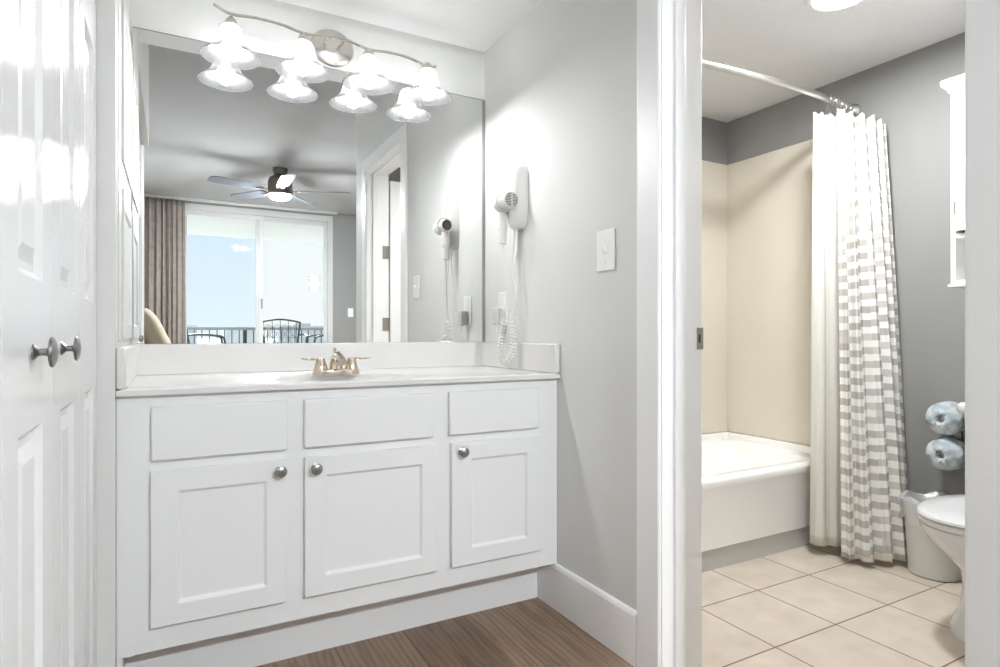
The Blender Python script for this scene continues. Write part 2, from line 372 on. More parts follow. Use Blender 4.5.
# tub surround panels
YT0 = h(1.7976); ZS = 1.921
struct('trim_tub_surround', B().box(XRB, XBR, YBF-.012, YBF, .405, ZS).box(XBR-.012, XBR, YT0+.02, YBF-.012, .405, ZS).box(XRB, XRB+.012, YT0+.02, YBF-.012, .405, ZS), SURR, 'cream shower surround panels above the bathtub', 'wall panel', bevel=.004)
# baseboards
ZBB = h(.1653)
bb = B()
prof = [(0, 0), (.012, 0), (.012, ZBB-.014), (.009, ZBB-.004), (.005, ZBB), (0, ZBB)]
bb.loft([[(XR-x, y, z) for x, z in prof] for y in (DY1+.0925, YT+.02)])
struct('baseboard_right', bb, TRIM, 'tall white baseboard on the right wall beside the vanity toe kick', 'baseboard')
bb = B().loft([[(XR-x, y, z) for x, z in prof] for y in (YCOR, DY0-.0925)])
struct('baseboard_corner', bb, TRIM, 'white baseboard between the bathroom doorway and the bedroom corner', 'baseboard')
bb = B().loft([[(x, YREAR+y, z) for y, z in prof] for x in (SX1+.03, XBRT)])
struct('baseboard_rear', bb, TRIM, 'white baseboard under the rear bedroom wall', 'baseboard')
# door casing and jamb
def casing_profile(): return [(0, 0), (.008, 0), (.0125, .004), (.0125, .084), (.011, .089), (.007, .0925), (0, .0925)]
cs = B()
P = casing_profile()
for side, xf in ((-1, XR), (1, XRB)):
    far = [[(xf+side*x, DY1+w_, z) for x, w_ in P] for z in (0,)] + [[(xf+side*x, DY1+w_, DZ+w_) for x, w_ in P]]
    cs.loft(far)
    cs.loft([[(xf+side*x, DY0-w_, 0) for x, w_ in P], [(xf+side*x, DY0-w_, DZ+w_) for x, w_ in P]])
    cs.loft([[(xf+side*x, DY0-w_, DZ+w_) for x, w_ in P], [(xf+side*x, DY1+w_, DZ+w_) for x, w_ in P]])
J = .004
cs.box(XR-.004, XRB+.004, DY1-J, DY1+.02, 0, DZ).box(XR-.004, XRB+.004, DY0-.02, DY0+J, 0, DZ).box(XR-.004, XRB+.004, DY0, DY1, DZ-J, DZ+.02)
XST = h(1.309)
for (y0, y1) in ((DY1-J-.011, DY1-J), (DY0+J, DY0+J+.011)): cs.box(XST-.035, XST, y0, y1, 0, DZ-J)
cs.box(XST-.035, XST, DY0+J, DY1-J, DZ-J-.011, DZ-J)
struct('trim_1', cs, TRIM, 'white door casing and jamb of the bathroom doorway', 'door casing', bevel=.0015)
st = thing('strike_plate', 'small grey metal strike plate set in the bathroom door jamb', 'strike plate', (h(1.378), DY1-J, .94))
ZK = .944
part('plate', B().box(h(1.366), h(1.392), DY1-J-.002, DY1-J, ZK-.031, ZK+.031), HINGEM, st, bevel=.0008)
part('latch_hole', B().box(h(1.372), h(1.379), DY1-J-.0026, DY1-J-.0019, ZK-.012, ZK+.012), DARKM, st)
# bathroom door, open at a right angle against the near wall
dr = thing('door_1', 'open white bathroom door with grey hinges, seen edge-on in the mirror', 'door', (XRB, DY0, 0), kind='structure')
dw = DY1-DY0-.014
fD = lambda u, v, w_: (XRB+.026+u, DY0-.006-w_, v)
holes = [(.10, dw/2-.05, .2, .82), (dw/2+.05, dw-.10, .2, .82), (.10, dw/2-.05, 1.0, 1.60), (dw/2+.05, dw-.10, 1.0, 1.60), (.10, dw/2-.05, 1.70, 1.93), (dw/2+.05, dw-.10, 1.70, 1.93)]
leaf = part('door_leaf', B().slab(fD, 0, dw, .012, 2.035, .035, holes, .007, .008, .004, .03), TRIM, dr)
for zc in (h(1.60), h(1.075), .28):
    hb = B().box(XRB-.034, XRB+.004, DY0+J, DY0+J+.0025, zc-.045, zc+.045).lathe([(.0075, -.045), (.0075, .045)], (XRB+.011, DY0+.004, zc), seg=12)
    part('hinge', hb, HINGEM, dr, 'grey metal hinge')
kb = B().lathe([(.03, 0), (.03, .006), (.012, .012), (.012, .035), (.026, .045), (.03, .055), (.02, .066), (0, .068)], (XRB+dw-.036, DY0-.006, .93), 'Y')
part('door_knob', kb, NICKEL, dr, 'round nickel door knob')

# closet bifold doors in the left wall
leafY = [CL0, h(.85), h(1.168), h(1.484), CL1]
LAB = ['white bifold closet leaf farthest from the vanity, just in front of the bedroom corner',
       'white bifold closet leaf with the nearer of the two round knobs',
       'white bifold closet leaf with the farther of the two round knobs',
       'white bifold closet leaf next to the vanity jamb, without a knob']
cd = thing('door_2', 'glossy white panelled bifold closet doors on the left with two round knobs', 'closet door', (XCD, CL1, 0), kind='structure')
for i in range(4):
    y0, y1 = leafY[i]+.001, leafY[i+1]-.001
    f = lambda u, v, w_: (XCD-w_, u, v)
    mg = h(.0775)
    hs = [(y0+mg, y1-mg, .19, .834), (y0+mg, y1-mg, 1.0285, 1.610), (y0+mg, y1-mg, 1.71, 1.95)]
    lf = part('door_leaf', B().slab(f, y0, y1, .012, ZCL-.006, .034, hs, .009, .010, .006, .030), GLOSS, cd, LAB[i], ang=.25)
    if i in (1, 2):
        yk = h(1.017) if i == 1 else h(1.255)
        k = B().lathe([(.0105, 0), (.0105, .002), (.007, .005), (.0048, .007), (.0048, .015), (.010, .017), (.0195, .0185), (.0205, .020), (.0195, .0225), (.012, .026), (0, .0275)], (XCD, yk, .932), 'X')
        part('door_knob', k, KNOBM, lf, 'round pewter grey knob')

# recessed panel cabinet in the left wall above the counter
rc = thing('recessed_cabinet', 'narrow white panelled cabinet set in the left wall above the counter', 'cabinet', (XL, 2.08, .935))
OFFW = mat('cabinet_offwhite', (.66, .66, .645), .45)
part('frame', B().box(XL, XL+.002, 1.80, 2.285, .935, 1.92), OFFW, rc, bevel=.001)
fR = lambda u, v, w_: (XL+.008-w_, u, v)
for z0, z1, lab in ((.945, 1.345, 'lower panelled cabinet door'), (1.42, 1.87, 'upper panelled cabinet door')):
    part('door', B().slab(fR, 1.89, 2.268, z0, z1, .0079, [(1.945, 2.225, z0+.04, z1-.05)], .007, .006), OFFW, rc, lab, ang=.3)

# ------------------------------------------------------------------ vanity
vx0, vx1 = XL+.001, XR-.001
van = thing('vanity_cabinet', 'long white vanity cabinet with three doors and round knobs under the mirror', 'cabinet', ((vx0+vx1)/2, YC, 0))
ZVB, ZVT = h(.1662), h(.842)
part('body', B().box(vx0, vx1, YC, YC+.018, ZVB, ZVT).box(vx0, vx0+.016, YC+.018, YM-.002, ZVB, ZVT).box(vx1-.016, vx1, YC+.018, YM-.002, ZVB, ZVT).box(vx0+.016, vx1-.016, YC+.018, YM-.002, ZVB, ZVB+.016), CAB, van, bevel=.0012)
part('filler_strip', B().box(vx0, vx0+.036, YC-.002, YC, ZVB, ZVT-.002), CAB, van)
part('toe_kick', B().box(vx0, XR-.0125, YT, YT+.014, .0, ZVB), CAB, van)
part('toe_kick_return', B().box(vx0, vx0+.012, YC+.004, YT, .0, ZVB-.002), CAB, van)
YD = YC-.018
fV = lambda u, v, w_: (u, YD+w_, v)
dz0, dz1, rz0, rz1 = .2225, .6125, .6385, .7745
spec = [((-.048, .2745), (.0115, .2241), (-.0467, .2775), (.2575, .5842)),
        ((.3234, .7196), (.3794, .6710), (.3225, .7090), (.3521, .5813)),
        ((.769, 1.1065), (.8367, 1.0457), (.762, 1.0915), (.8032, .5859))]
knobp = [(.0125, 0), (.0125, .0015), (.006, .004), (.0055, .012), (.010, .0155), (.0148, .019), (.0155, .022), (.0135, .0255), (.008, .0278), (0, .0285)]
for (d, pn, dw_, kp) in spec:
    part('drawer_front', B().slab(fV, dw_[0], dw_[1], rz0, rz1, .018, []), CAB, van, 'flat false drawer front', bevel=.004)
    dd = part('door', B().slab(fV, d[0], d[1], dz0, dz1, .018, [(pn[0], pn[1], .2745, .5595)], .009, .007), CAB, van, ang=.3, bevel=.0018)
    part('knob', B().lathe([(r, -z_) for r, z_ in knobp], (kp[0], YD, kp[1]), 'Y'), KNOBM, dd, 'round grey metal knob')

# cultured marble top with integral bowl, backsplash and side splashes
YTE, ZT, ZTB, ZSP = h(1.8049), h(.860), h(.842), h(.9665)
top = thing('countertop', 'white cultured marble countertop with backsplash on the white cabinet', 'countertop', ((vx0+vx1)/2, YTE, ZTB))
# deck with an oval bowl: polar grid between rectangle and ellipse
bcx, bcy, ba, bb_ = .476, 1.905, .21, .135
tb = B(); NR = 64
def rect_pt(a, x0, x1, y0, y1):
    c, s_ = math.cos(a), math.sin(a); k = []
    if c > 1e-9: k.append((x1-bcx)/c)
    if c < -1e-9: k.append((x0-bcx)/c)
    if s_ > 1e-9: k.append((y1-bcy)/s_)
    if s_ < -1e-9: k.append((y0-bcy)/s_)
    t_ = min(k); return (bcx+c*t_, bcy+s_*t_)
angs = sorted([2*PI*k/NR for k in range(NR)] + [math.atan2(y-bcy, x-bcx) % (2*PI) for x in (vx0, vx1) for y in (YTE, YM-.001)])
rings = []
outer = [rect_pt(a, vx0, vx1, YTE, YM-.001) for a in angs]
rings.append([(x, y, ZTB) for x, y in outer]); rings.append([(x, y, ZT-.004) for x, y in outer])
ins = [rect_pt(a, vx0+.004, vx1-.004, YTE+.004, YM-.005) for a in angs]
rings.append([(x, y, ZT) for x, y in ins])
for k, dz in ((1.06, 0), (1.0, -.004), (.93, -.03), (.8, -.075), (.55, -.115), (.25, -.128), (.06, -.13)):
    rings.append([(bcx+ba*k*math.cos(a), bcy+bb_*k*math.sin(a), ZT+dz) for a in angs])
tb.loft(rings, caps=False); tb.bm.faces.new([v for v in tb.bm.verts][-len(angs):])
part('top', tb, MARBLE, top, ang=.5)
part('drain', B().lathe([(0, 0), (.021, 0), (.021, .003), (.012, .004), (0, .004)], (bcx, bcy, ZT-.1295)), NICKEL, top, 'round metal drain')
part('backsplash', B().box(vx0, vx1, YM-.020, YM-.001, ZT, ZSP), MARBLE, top, bevel=.004)
part('side_splash', B().box(vx1-.020, vx1, YTE+.001, YM-.020, ZT, ZSP), MARBLE, top, bevel=.004)
part('side_splash', B().box(vx0, vx0+.020, YTE+.001, YM-.020, ZT, ZSP), MARBLE, top, bevel=.004)

# faucet
FX, FY = .476, 2.005
fa = thing('faucet', 'two handled warm nickel centerset faucet on the white marble countertop', 'faucet', (FX, FY, ZT))
def stad(a, b_, n=24):
    out = []
    for k in range(n):
        t_ = 2*PI*k/n; c, s_ = math.cos(t_), math.sin(t_)
        out.append((a*(abs(c)**.7)*(1 if c > 0 else -1), b_*s_))
    return out
part('base', B().loft([[(FX+x*k, FY+y*k, ZT+z) for x, y in stad(.077, .026)] for k, z in ((1.0, 0), (1.0, .011), (.97, .018), (.90, .021))]), WARMN, fa)
for sgn in (-1, 1):
    hx = FX+sgn*.0505
    hd = part('handle', B().lathe([(.0235, .012), (.0225, .022), (.0185, .036), (.015, .047), (.0135, .052), (.0125, .0565), (0, .058)], (hx, FY, ZT)), WARMN, fa)
    pts = bez([(hx, FY, ZT+.052), (hx+sgn*.018, FY-.002, ZT+.0535), (hx+sgn*.04, FY-.004, ZT+.0525), (hx+sgn*.062, FY-.006, ZT+.0560)])
    part('lever', B().tube(pts, [.0075-.003*i/len(pts) if i < len(pts)-3 else .0052 for i in range(len(pts))], 12, flat=.62), WARMN, hd)
pts = bez([(FX, FY+.006, ZT+.010), (FX, FY+.004, ZT+.040), (FX, FY-.016, ZT+.062), (FX, FY-.050, ZT+.060), (FX, FY-.085, ZT+.046)])
n_ = len(pts)
part('spout', B().tube(pts, [.024-.011*min(1, i/(n_-1)*1.3) for i in range(n_)], 18), WARMN, fa)
part('lift_rod', B().lathe([(.0028, 0), (.0028, .062), (.0065, .066), (.007, .072), (.004, .077), (0, .078)], (FX, FY+.023, ZT+.012), seg=14), WARMN, fa)

# mirror
mz0, mz1, mx0, mx1 = h(.9665)+.001, h(2.0488), XL+.0075, h(1.2183)
mr = thing('mirror', 'large frameless wall mirror above the vanity backsplash', 'mirror', ((mx0+mx1)/2, YM, mz0))
part('glass', B().box(mx0, mx1, YM-.006, YM-.0005, mz0, mz1), MIRROR, mr, smooth=False)
part('edge_channel', B().box(mx1, XR-.0005, YM-.009, YM-.0005, mz0, mz1), EDGE, mr, 'thin grey edge strip of the mirror')
part('top_edge', B().box(mx0, mx1+.007, YM-.007, YM-.0005, mz1, mz1+.003), EDGE, mr)

# ------------------------------------------------------------------ vanity light
LX = [.1715, .404, .637, .870]; LYV = 2.185; ZBULB = 1.898
vl = thing('vanity_light', 'four shade brushed nickel vanity light with wavy bar above the mirror', 'wall lamp', (.53, YM, 2.04))
part('back_plate', B().lathe([(.080, 0), (.080, -.008), (.076, -.014), (.060, -.019), (.03, -.022), (0, -.0225)], (.53, YM, 2.035), 'Y', sx=.86, seg=40), NICKEL, vl)
zb = 2.023
wav = [(.118, 2.040), (.1715, 2.022), (.25, 2.028), (.33, 2.026), (.404, 2.014), (.47, 2.022), (.55, 2.026), (.637, 2.010), (.72, 2.016), (.80, 2.012), (.870, 1.994), (.905, 2.004)]
bar = part('bar', B().tube(bez([(x, LYV, z) for x, z in wav], 6), .0052, 10), NICKEL, vl)
for xx in (.50, .56):
    part('arm', B().tube(bez([(xx, YM-.018, 2.045), (xx, YM-.06, 2.050), (xx, LYV, 2.024)], 6), .0055, 10), NICKEL, vl)
for i, x in enumerate(LX):
    zt = [2.022, 2.014, 2.010, 1.994][i]
    c0 = 1.984                                   # top of the glass
    cap = B().lathe([(.004, zt-c0), (.0045, .026), (.010, .024), (.016, .017), (.0225, .004), (.0225, -.002), (.0195, -.004), (0, -.004)], (x, LYV, c0), seg=24)
    part('socket_cap', cap, NICKEL, vl)
    pr = [(.0215, 0), (.029, -.003), (.036, -.012), (.040, -.028), (.0435, -.048), (.051, -.066), (.064, -.083), (.080, -.097), (.0935, -.1055)]
    inn = [(r-.0022, z+.0006) for r, z in pr][::-1]
    sh = part('lamp_shade', B().lathe(pr+[(.0928, -.1078)]+inn, (x, LYV, c0), seg=40, caps=False), SHADEM, vl, ang=1.2)
    bl = B().lathe([(.013, -.003), (.0135, -.034), (.020, -.050), (.0285, -.066), (.0315, -.082), (.0285, -.097), (.020, -.109), (.009, -.1155), (0, -.1165)], (x, LYV, c0), seg=20)
    part('bulb', bl, BULBM, vl, 'glowing round bulb')

# ------------------------------------------------------------------ right wall fittings
sw = thing('light_switch', 'white light switch on the grey wall beside the bathroom door casing', 'light switch', (XR, 1.4715, 1.2145))
part('plate', B().box(XR-.006, XR, 1.4277, 1.5153, 1.152, 1.277), PLASW, sw, bevel=.0025)
part('toggle', B().loft([[(XR-.005, 1.4715+y, 1.2145+z) for y, z in ((-.006, -.012), (.006, -.012), (.006, .012), (-.006, .012))], [(XR-.016, 1.4715+y, 1.2145+z) for y, z in ((-.004, .001), (.004, .001), (.004, .009), (-.004, .009))]]), PLASW, sw)
for z in (1.178, 1.251): part('screw', B().lathe([(.003, 0), (.003, -.0015), (0, -.002)], (XR-.006, 1.4715, z), 'X', seg=10), PLASW, sw)
ol = thing('wall_outlet', 'white outlet plate low on the right wall beside the mirror', 'outlet', (XR, 2.127, 1.065))
part('plate', B().box(XR-.006, XR, 2.088, 2.166, 1.0, 1.127), PLASW, ol, bevel=.0025)
for z in (1.035, 1.09): part('socket', B().box(XR-.008, XR-.006, 2.112, 2.142, z-.017, z+.017), PLASW, ol, bevel=.002)
HX, HY = XR, 1.985
hh = thing('hair_dryer_holder', 'white wall mounted hair dryer holder on the right wall beside the mirror', 'hair dryer holder', (XR, HY, 1.359))
rings = []
for z, dx, dyn, dyf in ((1.357, .030, -.022, .030), (1.364, .042, -.032, .038), (1.385, .050, -.040, .042), (1.43, .056, -.045, .045), (1.50, .058, -.047, .046), (1.56, .056, -.046, .046), (1.583, .052, -.044, .044), (1.593, .044, -.038, .038), (1.596, .034, -.028, .028)):
    ring = []
    for k in range(9):                                # rounded front, flat back on the wall
        a = PI*k/8; ring.append((XR-.0005-dx*math.sin(a)**.55, HY+(dyf+(dyn-dyf)*(1-math.cos(a))/2), z))
    rings.append(ring)
part('housing', B().loft(rings), PLASD, hh, ang=.9)
part('cradle_ring', B().lathe([(.037, -.012), (.040, -.012), (.040, .012), (.037, .012), (.037, -.012)], (1.110, 2.005, 1.458), 'Y', seg=28, caps=False), PLASD, hh)
hd = thing('hair_dryer', 'white hair dryer with round grille hanging in its wall holder', 'hair dryer', (1.110, 2.008, 1.30))
bx_, bz = 1.110, 1.458; HY0 = HY; HY = 2.008
part('barrel', B().lathe([(0, -.062), (.024, -.062), (.031, -.059), (.035, -.050), (.036, -.02), (.034, .006), (.030, .022), (.027, .036), (.0255, .036), (.0245, .02), (0, .015)], (bx_, HY, bz), 'Y', seg=32), PLASD, hd)
gr = part('grille', B().lathe([(0, -.0632), (.0265, -.0632), (.0265, -.0610), (0, -.0610)], (bx_, HY, bz), 'Y', seg=32), BROWNG, hd, 'round dark air grille')
gb = B()
for k in range(-4, 5):
    z = k*.0058; r = math.sqrt(max(.0265**2-z*z, 0)); gb.box(bx_-r, bx_+r, HY-.0650, HY-.0630, bz+z-.0011, bz+z+.0011)
gb.box(bx_-.002, bx_+.002, HY-.0652, HY-.0630, bz-.0265, bz+.0265)
part('grille_bars', gb, PLASD, gr, smooth=False)
part('nozzle_screen', B().lathe([(0, .0275), (.0238, .0275), (.0238, .025), (0, .025)], (bx_, HY, bz), 'Y', seg=24), BROWNG, hd, 'dark nozzle opening')
part('handle', B().tube(bez([(bx_, HY+.005, bz-.02), (bx_+.002, HY+.012, bz-.08), (bx_+.002, HY+.014, bz-.12), (bx_+.002, HY+.015, bz-.155)]), [.019]*4+[.0185]*8+[.017]*8+[.016]*5, 16), PLASD, hd)
part('switch', B().box(bx_-.019, bx_-.013, HY+.008, HY+.02, bz-.10, bz-.075), PLASW, hd, bevel=.002)
# coiled cord: from the handle down, a coiled U-loop over the splash, back up to the holder
A0 = Vector((bx_+.002, HY+.015, bz-.153)); 
path = bez([A0, (1.118, 2.012, 1.20), (1.124, 2.01, 1.09), (1.128, 2.025, 1.02)], 10)
U = bez([(1.128, 2.025, 1.02), (1.120, 2.045, .95), (1.117, 2.052, .885), (1.120, 2.015, .848), (1.126, 1.972, .885), (1.130, 1.970, .955), (1.134, 1.985, 1.03)], 14)
coil = []
turns = 34
for i in range(len(U)*6):
    t_ = i/(len(U)*6-1)*(len(U)-1); k = min(int(t_), len(U)-2); p_ = U[k].lerp(U[k+1], t_-k); tg = (U[k+1]-U[k]).normalized()
    n1 = tg.cross(Vector((1, 0, 0))).normalized(); n2 = Vector((1, 0, 0))
    a = 2*PI*turns*i/(len(U)*6); rr = .0095*min(1, i/20, (len(U)*6-1-i)/20+.02)
    coil.append(p_+n1*math.cos(a)*rr+n2*math.sin(a)*rr)
up = bez([(1.134, 1.985, 1.03), (1.138, 1.962, 1.12), (1.132, 1.985, 1.20), (1.146, 1.975, 1.28), (1.155, 1.985, 1.362)], 10)
part('power_cord', B().tube(path+coil+up, .0026, 6), CORD, hd, 'white coiled cord')
pl = thing('plug_adapter', 'grey plug adapter pushed into the outlet behind the dryer cord', 'plug', (XR-.008, 2.127, 1.02))
part('body', B().box(XR-.045, XR-.0085, 2.105, 2.148, .995, 1.062), GREYP, pl, bevel=.006, seg=3)
part('plug_cord', B().tube(bez([(XR-.03, 2.126, .998), (XR-.035, 2.12, .96), (XR-.045, 2.10, .975), (XR-.03, 2.06, 1.06), (XR-.028, 2.01, 1.24), (XR-.026, 1.995, 1.362)], 8), .0022, 6), CORD, pl)

# ------------------------------------------------------------------ bathroom
# bathtub
tx0, tx1, ty0, ty1, tz = XRB+.013, XBR-.013, YT0, YBF-.013, .372
def rrect(x0, x1, y0, y1, r, z, n=6):
    out = []
    for cx, cy_, a0 in ((x1-r, y1-r, 0), (x0+r, y1-r, PI/2), (x0+r, y0+r, PI), (x1-r, y0+r, 3*PI/2)):
        for k in range(n+1): a = a0+PI/2*k/n; out.append((cx+r*math.cos(a), cy_+r*math.sin(a), z))
    return out
tub = thing('bathtub', 'white alcove bathtub with tall apron under the cream surround', 'bathtub', ((tx0+tx1)/2, ty0, 0))
tb = B()
tb.loft([rrect(tx0, tx1, ty0+.004, ty1, .006, .088), rrect(tx0, tx1, ty0+.002, ty1, .006, .30), rrect(tx0, tx1, ty0-.006, ty1, .008, .335), rrect(tx0, tx1, ty0-.010, ty1, .010, .36),
         rrect(tx0+.002, tx1-.002, ty0-.006, ty1-.002, .010, tz-.004), rrect(tx0+.008, tx1-.008, ty0+.002, ty1-.004, .014, tz),
         rrect(tx0+.07, tx1-.08, ty0+.07, ty1-.075, .10, tz-.002), rrect(tx0+.085, tx1-.095, ty0+.083, ty1-.09, .10, tz-.018), rrect(tx0+.12, tx1-.16, ty0+.11, ty1-.115, .10, .20), rrect(tx0+.17, tx1-.24, ty0+.15, ty1-.155, .11, .12), rrect(tx0+.26, tx1-.34, ty0+.21, ty1-.21, .08, .11)])
part('tub_shell', tb, TUBM, tub, ang=.9)
part('wall_flange', B().box(tx0-.01, tx1+.01, ty1-.03, ty1+.011, tz-.03, .404).box(tx1-.03, tx1+.011, ty0+.01, ty1-.03, tz-.03, .404), TUBM, tub, bevel=.008, seg=3)
part('base_strip', B().box(tx0, tx1, ty0+.012, ty0+.03, 0, .092), STRIPM, tub, 'dull grey strip under the tub apron')
# rod
RZ = 1.9945
rod = thing('shower_rod', 'curved brushed steel shower curtain rod over the tub', 'curtain rod', (2.06, 1.63, RZ))
rp = bez([(XRB+.004, 1.705, RZ), (1.56, 1.672, RZ), (1.7867, 1.650, RZ), (2.0639, 1.632, RZ), (2.30, 1.629, RZ), (2.5119, 1.636, RZ), (XBR-.004, 1.675, RZ)], 8)
part('rod', B().tube(rp, .0145, 16), RODM, rod)
for x, d_ in ((XRB, 1), (XBR, -1)):
    y = 1.705 if d_ > 0 else 1.675
    part('flange', B().lathe([(.036, .0005*d_), (.036, .008*d_), (.026, .018*d_), (.018, .024*d_)], (x, y, RZ), 'X'), RODM, rod)
# cloth sheet: bottom and top plan paths, folds across
def cloth(name, topP, botP, z0, z1, folds, amp0, amp1, m, phase=0.0, nu=170, nv=44, drop=None, seed=1, widen=1.0):
    rnd = random.Random(seed); b = B(); bm = b.bm
    ph = [rnd.uniform(-.5, .5) for _ in range(8)]
    def P(path, t_):
        k = t_*(len(path)-1); i = min(int(k), len(path)-2); f = k-i
        return Vector(path[i]).lerp(Vector(path[i+1]), f)
    rows = []; us = []
    for j in range(nv+1):
        v = j/nv; row = []; 
        for i in range(nu+1):
            t_ = i/nu
            p0, p1 = P(topP, t_), P(botP, t_); q = p0.lerp(p1, v)
            e = .004; tg = (P(topP, min(1, t_+e)).lerp(P(botP, min(1, t_+e)), v)-P(topP, max(0, t_-e)).lerp(P(botP, max(0, t_-e)), v)).normalized()
            nrm = Vector((-tg.y, tg.x))
            amp = amp0+(amp1-amp0)*v
            a = 2*PI*folds*t_+phase+.9*math.sin(2*PI*t_*1.7+ph[0])+.35*math.sin(v*3+ph[1]*6)
            off = amp*(math.sin(a)+.28*math.sin(2.3*a+ph[2]*6+v*1.5)) * (0.55+.45*math.sin(PI*min(1, max(0, t_))**.8+.2))
            zz = z1+(z0-z1)*v
            if drop: zz += drop(t_)*(1-v)
            row.append((q.x+nrm.x*off, q.y+nrm.y*off, zz))
        rows.append(row)
    ref = rows[nv//2]; u = [0.0]
    for i in range(nu): u.append(u[-1]+(Vector(ref[i+1])-Vector(ref[i])).length*widen)
    V = [[bm.verts.new(p) for p in r] for r in rows]
    uvl = bm.loops.layers.uv.new('UVMap')
    for j in range(nv):
        for i in range(nu):
            f = bm.faces.new((V[j][i], V[j][i+1], V[j+1][i+1], V[j+1][i]))
            for lp, (jj, ii) in zip(f.loops, ((j, i), (j, i+1), (j+1, i+1), (j+1, i))): lp[uvl].uv = (u[ii], rows[jj][ii][2])
    return b
def hang(o, th=.0015):
    md = o.modifiers.new('thickness', 'SOLIDIFY'); md.thickness = th; md.offset = 0
    return o
dropF = lambda t_: -.080*t_ - .006*(1-math.cos(2*PI*6*t_))
topF = [(2.560, 1.604), (2.610, 1.575), (2.670, 1.520), (2.735, 1.500)]
botF = [(2.445, 1.517), (2.500, 1.430), (2.639, 1.378), (2.765, 1.412)]
cf = cloth('c', topF, botF, .028, 1.957, 5.5, .020, .017, CLOTH, .6, drop=dropF, seed=3)
sc_ = solo('shower_curtain', cf, CLOTH, 'cream and taupe block striped shower curtain gathered at the right of the tub', 'shower curtain', ang=2.5)
hang(sc_)
topL = [(2.490, 1.668), (2.54, 1.655), (2.62, 1.640)]
botL = [(2.438, 1.655), (2.47, 1.600), (2.54, 1.570)]
lf = cloth('l', topL, botL, .045, 1.940, 1.6, .008, .014, LINERM, 2.2, nu=70, drop=lambda t_: -.006*(1-math.cos(2*PI*3*t_)), seed=8)
ln = solo('shower_liner', lf, LINERM, 'plain white vinyl shower liner hanging behind the striped curtain', 'shower liner', ang=2.5)
hang(ln, .001)
# hooks
HK = 'shower curtain hooks on the rod'
def hook_mesh():
    pts = [Vector((0, .0185*math.sin(a), .0185*math.cos(a))) for a in [(-150+270*k/14)*PI/180 for k in range(15)]]
    pts += [Vector((0, .010, -.03)), Vector((0, .004, -.055)), Vector((0, -.003, -.07)), Vector((0, -.008, -.062))]
    return B().tube(pts, .0022, 7)
hooks = None
for k, x in enumerate((2.545, 2.585, 2.618, 2.648, 2.676, 2.704, 2.732)):
    y = 1.636+(x-2.5119)/(XBR-2.5119)*.039
    if hooks is None:
        o = make('curtain_hook', hook_mesh(), CHROME); hooks = o
    else:
        o = hooks.copy(); C.objects.link(o)
    o.location = (x, y, RZ); o.rotation_euler = (0, 0, -.15+.1*(k % 3))
    lab = {0: 'leftmost of the metal rings on the shower rod, holding the white liner', 1: 'metal ring on the shower rod where liner and striped curtain overlap'}.get(k, 'metal ring among those crowded above the striped curtain folds')
    tag(o, lab, 'curtain hook', HK)

# toilet
TX, TY = 2.26, .93
to = thing('toilet', 'white two piece toilet with closed lid beside the waste bin', 'toilet', (2.4, TY, 0))
def ell(cx, a, b_, z, back=None, n=36):
    out = []
    for k in range(n):
        t_ = 2*PI*k/n; x = cx+a*math.cos(t_)
        if back is not None: x = min(x, back)
        out.append((x, TY+b_*math.sin(t_), z))
    return out
part('pedestal', B().loft([ell(2.36, .205, .120, 0), ell(2.36, .203, .118, .02), ell(2.37, .185, .102, .06), ell(2.37, .165, .092, .14), ell(2.36, .165, .098, .20), ell(2.33, .20, .125, .255), ell(2.295, .235, .155, .31), ell(2.275, .243, .168, .345), ell(2.27, .243, .170, .362), ell(2.27, .235, .162, .366)]), PORC, to, ang=.9)
part('seat', B().loft([ell(TX+.005, .238, .166, .366, 2.47), ell(TX+.005, .243, .171, .371, 2.47), ell(TX+.005, .243, .171, .380, 2.47), ell(TX+.005, .236, .165, .385, 2.47)]), PORC, to, ang=.9)
part('lid', B().loft([ell(TX, .232, .161, .386, 2.475), ell(TX, .240, .168, .390, 2.475), ell(TX, .238, .166, .398, 2.475), ell(TX, .222, .152, .405, 2.47), ell(TX, .15, .10, .409, 2.42), ell(TX, .03, .02, .410)]), PORC, to, ang=.9)
part('bowl_bridge', B().box(2.44, 2.66, TY-.10, TY+.10, .24, .375), PORC, to, bevel=.02, seg=3)
part('tank', B().loft([rrect(2.625, 2.772, TY-.20, TY+.20, .03, .375), rrect(2.608, 2.774, TY-.232, TY+.232, .035, .66)]), PORC, to, ang=.9)
part('tank_lid', B().loft([rrect(2.602, 2.776, TY-.243, TY+.243, .03, .66), rrect(2.597, 2.778, TY-.249, TY+.249, .03, .668), rrect(2.597, 2.778, TY-.249, TY+.249, .03, .69), rrect(2.607, 2.77, TY-.238, TY+.238, .03, .70)]), PORC, to, ang=.9)
part('flush_handle', B().lathe([(.012, 0), (.012, -.012), (.006, -.016), (0, -.016)], (2.602, TY+.16, .62), 'X', seg=14).tube([(2.588, TY+.16, .62), (2.585, TY+.12, .615), (2.585, TY+.09, .61)], .005, 8), CHROME, to)
